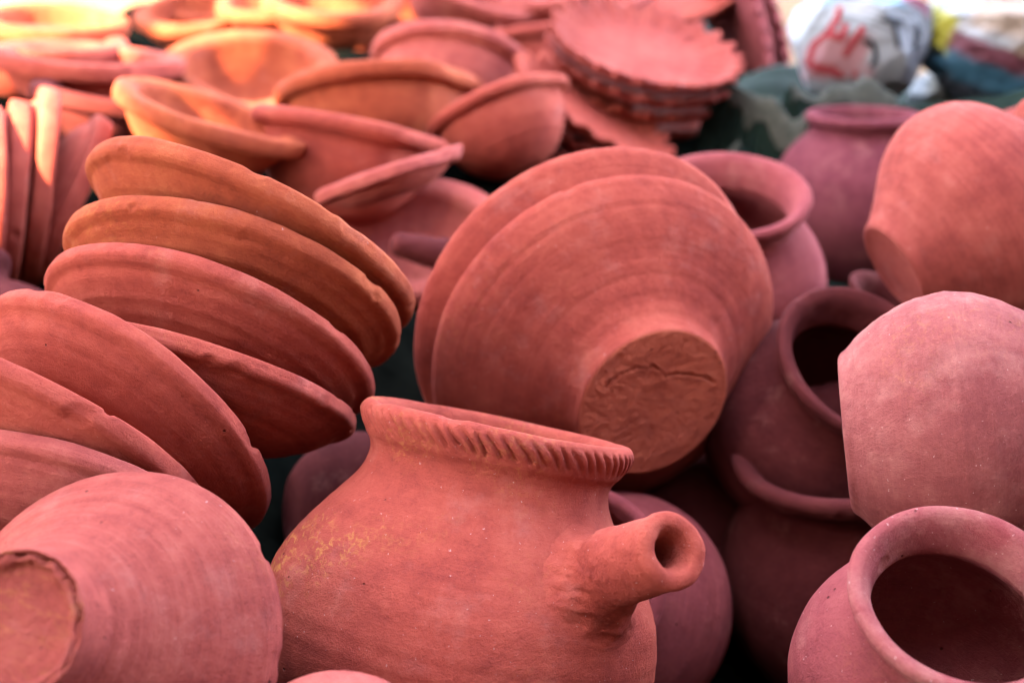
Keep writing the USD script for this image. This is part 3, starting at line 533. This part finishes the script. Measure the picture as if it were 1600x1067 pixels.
# ---------------------------------------------------------------- oil lamps and fluted dishes behind
GL = 'clay oil lamps heaped at the back'
h = math.pi/2
for key, k, az0, pull, lab, mt in (
    ('J', .97, None, 0, 'round lamp dish with a smooth pink hollow, just left of the nested bowls', clay('pink', 51, rings=.6)),
    ('K', .97, 0.3, .12, 'oil lamp seen edge on with a dark red belly, right of the sunlit lamp', clay('red', 52)),
    ('K2', .66, 0.2, .2, 'lamp edge slanting up to a blunt lip below the edge on lamp', clay('pink', 53)),
    ('L', 1.15, 0.35, .15, 'oil lamp with a glowing orange belly tipped toward the back, middle of the heap', clay('orange', 54)),
    ('M', 1.08, 2.4, .06, 'pinkish lamp bowl with its rim arching over it, behind the orange bellied lamp', clay('pink', 55)),
    ('N', .80, 0.3, .1, 'deep round lamp bowl standing left of the stacked fluted dishes', clay('red', 56)),
    ('O', 1.10, -h + .02, .34, 'large open oil lamp with its pinched lip toward us, upper left', clay('orange', 57)),
    ('P', .88, -0.35, .16, 'sunlit oil lamp with a glowing front lip, resting on the highest leaning dish', clay('orange', 58)),
    ('Q1', .93, -0.2, .05, 'bright lamp in the top left corner, uppermost of the pile there', clay('orange', 59)),
    ('Q2', 1.09, 2.5, .1, 'second lamp down in the top left corner pile', clay('red', 60)),
    ('Q3', 1.06, 0.0, .1, 'broad lamp at the left, below the top left corner pile', clay('red', 61)),
    ('Q4', .86, 2.0, .1, 'shadowed lamp belly squeezed under the broad lamp at the left', clay('shaded_maroon', 62)),
    ('R1', .93, 2.0, .05, 'lamp standing on edge at the left, rightmost of three in a row', clay('red', 63)),
    ('R2', .88, 2.0, .05, 'lamp standing on edge at the left, middle one of three', clay('red', 64)),
    ('R3', .86, 2.0, .05, 'lamp standing on edge, cut off by the left edge of the view', clay('red', 65)),
    ('SS', .92, 2.0, .05, 'shadowed lamp leaning away from the three lamps standing on edge', clay('red', 66)),
    ('T', 1.0, 0.5, .15, 'lamp at the top edge with orange sunlit rim, behind the large open lamp', clay('orange', 67)),
    ('U1', 1.02, 1.0, .1, 'blurred lamp at the top just right of the orange rimmed lamp', clay('orange', 68)),
    ('U2', 1.15, 1.5, .1, 'blurred pale lamp at the top behind the arching rim of the pinkish lamp bowl', clay('pink', 69)),
    ('U3', 1.1, 1.5, .1, 'blurred lamp at the top edge left of the fluted dish stack', clay('pink', 70)),
    ('U6', .98, 1.0, .1, 'lamp bowl squeezed in behind the orange bellied lamp and the large open lamp', clay('orange', 72)),
    ('U7', 1.0, 2.2, .1, 'sunlit lamp at the top edge behind the far rim of the large open lamp', clay('orange', 73)),
    ('U8', 1.0, 2.8, .06, 'lamp bowl peeping out above the deep round lamp bowl', clay('red', 74)),
    ('U9', 1.0, 2.8, .06, 'lamp at the top edge immediately behind the top fluted dish', clay('pink', 75)),
    ('U10', 1.0, 0.8, .1, 'shadowed lamp between the broad lamp at the left and the large open lamp', clay('red', 76)),
    ('B1', 1.0, 0.9, .1, 'blurred lamp at the very top between two paler lamps, above the arching rim', clay('red', 101)),
    ('B2', 1.0, 2.9, .1, 'blurred orange lamp at the top, tipped toward the large open lamp', clay('orange', 102)),
    ('B3', 1.0, 0.2, .1, 'blurred pink lamp at the top edge left of the fluted stack, lying flat', clay('pink', 103)),
    ('B4', .95, 2.5, .1, 'lamp wedged against the left side of the fluted stack', clay('red', 104)),
    ('B5', 1.0, 1.2, .1, 'blurred lamp at the top edge above the large open lamp', clay('orange', 105)),
    ('U4', .95, 1.5, .1, 'blurred lamp behind the left rim of the large open lamp', clay('orange', 71))):
    made(key, 'oil_lamp', THIN if key in ('K2', 'R1', 'R2', 'R3', 'SS') else DEEP if key in ('K', 'L', 'M', 'N', 'U1', 'U2', 'U3', 'U6', 'U8', 'B2', 'B4') else DIYA, k, lab, 'oil lamp', mt, GL, nseg=200, step=0.002, amp=0.0009, wob=0.012, shape=lipped(az0, pull) if az0 is not None else None)
GF = 'fluted clay dishes stacked at the back'
for i, (key, lab) in enumerate((('V1', 'top fluted dish of the stack, its whole pink face showing'), ('V2', 'second fluted dish, directly under the top one of the stack'), ('V3', 'third fluted dish down in the stack'),
                 ('V4', 'upper fluted dish of the tilted group under the stack'), ('V5', 'middle fluted dish of the tilted group under the stack'), ('V6', 'lowest fluted dish of the tilted group, just above the nested bowls'),
                 ('W1', 'fluted dish leaning in shade right of the stack, hindmost of two'), ('W2', 'fluted dish leaning in shade beside the newspaper bundle'), ('U5', 'fluted dish at the top edge behind the stack'), ('V7', 'fluted dish under the third one, bottom of the straight stack'), ('V8', 'fluted dish slipped out to the left of the stack, against the lamps'))):
    made(key, 'fluted_dish', FLUTED, .86 if key in ('V4', 'V5', 'V6') else .98, lab, 'dish', clay(('coral', 'coral', 'red', 'red', 'coral', 'red', 'plum', 'plum', 'red', 'red', 'pink')[i], 80 + i), GF, nseg=300, step=0.0022, amp=0.0006, shape=fluted(25, i*.7))

# ---------------------------------------------------------------- newspaper bundles
usdkit.material(stage, '/World/Looks/newsprint', {
    'a': ('attribute', {'attribute': 'ink'}), 'tc': ('texture_coordinate', {}), 'n': ('noise_texture', {'scale': 160.0, 'detail': 4.0}),
    'b': ('bump', {'strength': 0.4, 'distance': 0.0008}), 's': ('principled_bsdf', {'roughness': 0.7, 'specular_ior_level': 0.3})},
    [('a.color', 's.base_color'), ('tc.object', 'n.vector'), ('n.fac', 'b.height'), ('b.normal', 's.normal')], surface='s.BSDF')
newsprint = UsdShade.Material.Get(stage, '/World/Looks/newsprint')
black_ink = plain('black_ink', (0.006, 0.007, 0.009)); red_ink = plain('red_ink', (0.17, 0.014, 0.018), (0.20, 0.03, 0.036), 60)
def bundle(key, rx, ry, rz, seed, paint, label, crumple=0.13):
    """A package wrapped in newspaper: flat crumpled facets over a rounded lump. Local x right, z up, y away."""
    t = thing('newspaper_bundle', POSE[key], label, 'newspaper bundle')
    ico = trimesh.creation.icosphere(subdivisions=6); D = ico.vertices
    rng = np.random.RandomState(seed)
    nrm = rng.normal(size=(46, 3)); nrm /= np.linalg.norm(nrm, axis=1)[:, None]
    rad = np.min(np.where(D @ nrm.T > 0.05, rng.uniform(.86, 1.0, 46)/np.maximum(D @ nrm.T, .05), 9), 1)
    rad = np.minimum(rad, 1.12)*(1 + crumple*(np.abs(fbm(D*3.1 + seed, 4, seed) - .5)*2 - .3))
    def S(D, r): return D*r[:, None]*np.array([rx, ry, rz])
    V = S(D, rad)
    from scipy.spatial import cKDTree
    front = V[:, 1] < 0.3*ry
    tree = cKDTree(V[front][:, [0, 2]]); yf = V[front][:, 1]
    def lay(poly, mat, name, off=0.0018):
        m = trimesh.creation.extrude_polygon(poly, 0.0003, engine='earcut')
        v, f = trimesh.remesh.subdivide_to_size(m.vertices, m.faces, 0.004)
        d, ii = tree.query(v[:, :2], k=3); w_ = 1/(d + 1e-5); yy = (yf[ii]*w_).sum(1)/w_.sum(1)
        put(t, name, np.stack([v[:, 0], yy - off - v[:, 2], v[:, 1]], -1), f, None, mat)
    ink = paint(V[:, 0]/rx, V[:, 2]/rz, V)
    p = put(t, 'paper', V, ico.faces, meshkit.arrays((V, ico.faces), True)[2], newsprint)
    UsdGeom.PrimvarsAPI(p).CreatePrimvar('ink', Sdf.ValueTypeNames.Color3fArray, 'vertex').Set(Vt.Vec3fArray.FromNumpy(np.ascontiguousarray(np.clip(ink, 0, 1), np.float32)))
    return t, lay
def splash(col, x, z, x0, z0, wx, wz, c, V, seed):
    e = (fbm(V*70, 3, seed) - .5)*0.9
    k = 1/(1 + np.exp(((np.maximum(np.abs(x - x0)/wx, np.abs(z - z0)/wz)) - 1 + e)/0.08))
    return col*(1 - k[:, None]) + np.array(c)*k[:, None]
def newspaper_base(V, seed):
    col = np.full((len(V), 3), 1.0)*np.array([.15, .162, .172])
    g = (fbm(V*45, 3, seed) - .5); col = col*(1 + 0.25*g[:, None])
    ln = (np.sin(V[:, 2]*1500 + V[:, 0]*500) > .2)*(fbm(V*30, 2, seed+3) > .56)
    return col*np.where(ln, .62, 1)[:, None]
def paint_a(x, z, V):
    c = newspaper_base(V, 3)
    c = splash(c, x, z, -.05, .45, .34, .22, (.05, .14, .18), V, 1)
    c = splash(c, x, z, .34, .47, .20, .20, (.06, .16, .20), V, 2)
    c = splash(c, x, z, .66, .46, .18, .14, (.12, .022, .04), V, 4)
    c = splash(c, x, z, .05, .70, .75, .07, (.05, .055, .065), V, 5)
    c = splash(c, x, z, -.10, .16, .26, .16, (.19, .20, .21), V, 6)
    c = splash(c, x, z, -.30, -.55, .42, .25, (.19, .09, .095), V, 7)
    return c
def paint_b(x, z, V):
    x, z = x*.94 - z*.34, x*.34 + z*.94
    c = newspaper_base(V, 9)
    c = splash(c, x, z, -.15, .35, .30, .30, (.17, .13, .10), V, 11)
    c = splash(c, x, z, .55, -.02, .5, .22, (.16, .12, .09), V, 12)
    c = splash(c, x, z, -.05, -.22, .55, .14, (.06, .012, .02), V, 13)
    c = splash(c, x, z, .05, -.50, .95, .20, (.012, .05, .08), V, 14)
    c = splash(c, x, z, -.05, -.85, 1.2, .22, (.01, .012, .018), V, 15)
    c = splash(c, x, z, -.72, -.12, .18, .20, (.17, .16, .01), V, 16)
    return c
from shapely.geometry import LineString
from shapely import affinity, unary_union, box as sbox
def glyph(ch, h_, x, z, rot, clip=None, sx=1.0):
    m = meshkit.text_mesh(ch, h_, 0.001, bold=True)
    from shapely.geometry import Polygon
    tri = m.vertices[m.faces[np.abs(m.face_normals[:, 2] - 1) < .01]][:, :, :2]
    g = unary_union([Polygon(t_).buffer(1e-5) for t_ in tri])
    x0, y0, x1, y1 = g.bounds; g = affinity.translate(g, -(x0+x1)/2, -(y0+y1)/2)
    if clip: g = g.intersection(sbox(*[c_*h_ for c_ in clip]))
    g = affinity.rotate(affinity.scale(g, sx, 1, origin=(0, 0)), rot, origin=(0, 0))
    return affinity.translate(g, x, z)
def polys(g): return list(getattr(g, 'geoms', [g]))
t, lay = bundle('Y1', .062, .055, .050, 5, paint_a, 'white newspaper bundle with big dark letters and red print beside the fluted dishes', 0.05)
for ch, h_, x, z, rot, clip, sx in (('O', .018, .006, -.0275, 22, (.02, -1, 1, 1), 1.0), ('T', .021, .028, -.0125, 14, None, 1.0), ('A', .020, .0465, -.0085, 8, None, .62)):
    for g in polys(glyph(ch, h_, x, z, rot, clip, sx)): lay(g, black_ink, 'printed_letter')
for ln in ([(-.040, -.030), (-.037, -.016), (-.027, -.012), (-.019, -.003), (-.017, .006)], [(-.035, -.033), (-.020, -.036), (-.008, -.045)], [(-.026, -.012), (-.014, -.016), (-.012, -.008)], [(-.010, -.026), (.0015, -.011)], [(-.006, -.046), (-.002, -.040)]):
    lay(LineString(ln).buffer(.0026), red_ink, 'printed_stroke')
t, lay = bundle('Y2', .075, .060, .066, 8, paint_b, 'newspaper bundle at the top right corner with a yellow patch and dark blue print')
t, lay = bundle('Y3', .045, .040, .028, 13, lambda x, z, V: splash(newspaper_base(V, 4)*.8, x, z, 0, .3, .5, .5, (.12, .105, .075), V, 3), 'crumpled scrap of newspaper low between the two bundles')

# something dark standing far behind on the pale ground
cr = thing('crate', (-.66, 2.55, 0, 0, 0, 1, 1, .1, 0), 'dark grey crate far behind the pile in the top left corner', 'crate')
m_cr = plain('dark_plastic', (0.035, 0.04, 0.05), (0.05, 0.055, 0.065), 30, 0.6)
for z0 in (.0, .075, .15): wall_piece(cr, 'slat', -.19, .19, -.13, -.12, z0 + .005, z0 + .065, m_cr); wall_piece(cr, 'slat', -.19, .19, .12, .13, z0 + .005, z0 + .065, m_cr)
for x0 in (-.2, .19): wall_piece(cr, 'end_panel', x0, x0 + .01, -.13, .13, 0, .22, m_cr)
wall_piece(cr, 'bottom', -.19, .19, -.12, .12, .004, .012, m_cr)

# ---------------------------------------------------------------- tarpaulin
# dark green tarpaulin under the heap, rucked up at the back on the right
from scipy import ndimage
CELL = 0.01; GX, GY = np.arange(-1.1, 1.1, CELL), np.arange(-.2, 1.95, CELL)
W = np.vstack(LOW); W = W[(W[:, 1] < 1.7) & (np.abs(W[:, 0]) < .9)]
low = np.full((len(GX), len(GY)), 9.0)                            # underside of the heap, cell by cell: the cloth is bunched up under it
np.minimum.at(low, (np.round((W[:, 0] - GX[0])/CELL).astype(int).clip(0, len(GX)-1), np.round((W[:, 1] - GY[0])/CELL).astype(int).clip(0, len(GY)-1)), W[:, 2])
dist, (ii, jj) = ndimage.distance_transform_edt(low > 5, return_indices=True)
MOUND = ndimage.gaussian_filter(ndimage.minimum_filter(low[ii, jj], 4), 2.2)
fall = np.clip(1 - np.maximum(dist*CELL - .03, 0)/.22, 0, 1); fall = fall*fall*(3 - 2*fall)
MOUND = .012 + np.maximum(ndimage.gaussian_filter(MOUND*fall, 1.5) - .012, 0)
def tarp_z(X, Y):
    q = np.stack([X, Y, 0*X], -1)
    z = ndimage.map_coordinates(MOUND, [(X - GX[0])/CELL, (Y - GY[0])/CELL], order=1, mode='nearest')
    z = z + 0.012*(fbm(q*9, 3, 31) - .6) + 0.010*(np.abs(fbm(q*22, 2, 32) - .5) - .2)
    for (x0, y0, x1, y1, hh, wd) in RUCKS:
        a, b = np.array([x0, y0]), np.array([x1, y1]); ab = b - a
        p = np.stack([X, Y], -1); t = np.clip(((p - a) @ ab)/(ab @ ab), 0, 1)
        d = np.linalg.norm(p - a - t[..., None]*ab, axis=-1)
        z = np.maximum(z, hh*np.exp(-(d/wd)**2)*(0.9 + 0.2*noise(q*40, 5)))
    return z
RUCKS = [(0.085, .98, .17, 1.02, .205, .035), (0.155, 1.06, .215, 1.0, .232, .022), (.215, 1.06, .30, 1.09, .235, .03), (.30, 1.09, .40, 1.06, .20, .05), (.245, 1.0, .25, 1.1, .20, .02)]
X, Y = np.meshgrid(np.linspace(-1.0, 1.0, 290), np.linspace(-.1, 1.85, 280), indexing='ij')
i = np.arange(X.size).reshape(X.shape)
tp = UsdGeom.Xform.Define(stage, '/World/tarpaulin').GetPrim()
tag(tp, 'dark green plastic tarpaulin spread under the heap and rucked up behind the open rimmed pot', 'tarpaulin')
m_tarp_shade = plain('tarp_green', (0.0018, 0.0022, 0.0018), (0.004, 0.0048, 0.0038), 60, 0.9, 0.0006, 0.0)  # gap shade put into the colour: near-black copy of the green cloth
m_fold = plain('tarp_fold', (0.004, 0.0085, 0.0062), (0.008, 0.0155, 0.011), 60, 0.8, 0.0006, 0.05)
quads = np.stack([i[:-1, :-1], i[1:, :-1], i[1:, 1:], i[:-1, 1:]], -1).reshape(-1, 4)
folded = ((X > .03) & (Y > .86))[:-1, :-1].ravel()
for nm, sel, mt in (('sheet', ~folded, m_tarp_shade), ('folded_edge', folded, m_fold)):
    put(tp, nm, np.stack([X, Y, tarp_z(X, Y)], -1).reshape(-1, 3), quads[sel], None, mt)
m_hem = plain('frayed_hem', (0.02, 0.023, 0.017), (0.055, 0.055, 0.042), 160, 0.9)
for (x0, y0, x1, y1, hh, wd) in RUCKS[:4]:
    t = np.linspace(0, 1, 40)[:, None]; c = np.array([x0, y0])*(1-t) + np.array([x1, y1])*t
    c = c + 0.004*(fbm(np.stack([t[:, 0]*8, 0*t[:, 0], 0*t[:, 0] + x0*50], -1), 2, 3) - .5)[:, None]
    off = np.linspace(-.008, .004, 7)
    XX = c[:, :1] + 0*off; YY = c[:, 1:] + off
    V = np.stack([XX, YY, tarp_z(XX, YY) + .0025], -1); n_ = np.arange(V.shape[0]*7).reshape(-1, 7)
    put(tp, 'hem', V.reshape(-1, 3), np.stack([n_[:-1, :-1], n_[1:, :-1], n_[1:, 1:], n_[:-1, 1:]], -1).reshape(-1, 4), None, m_hem)

print('looks', len(LOOKS), 'size', len(stage.GetRootLayer().ExportToString())//1000000, 'MB')
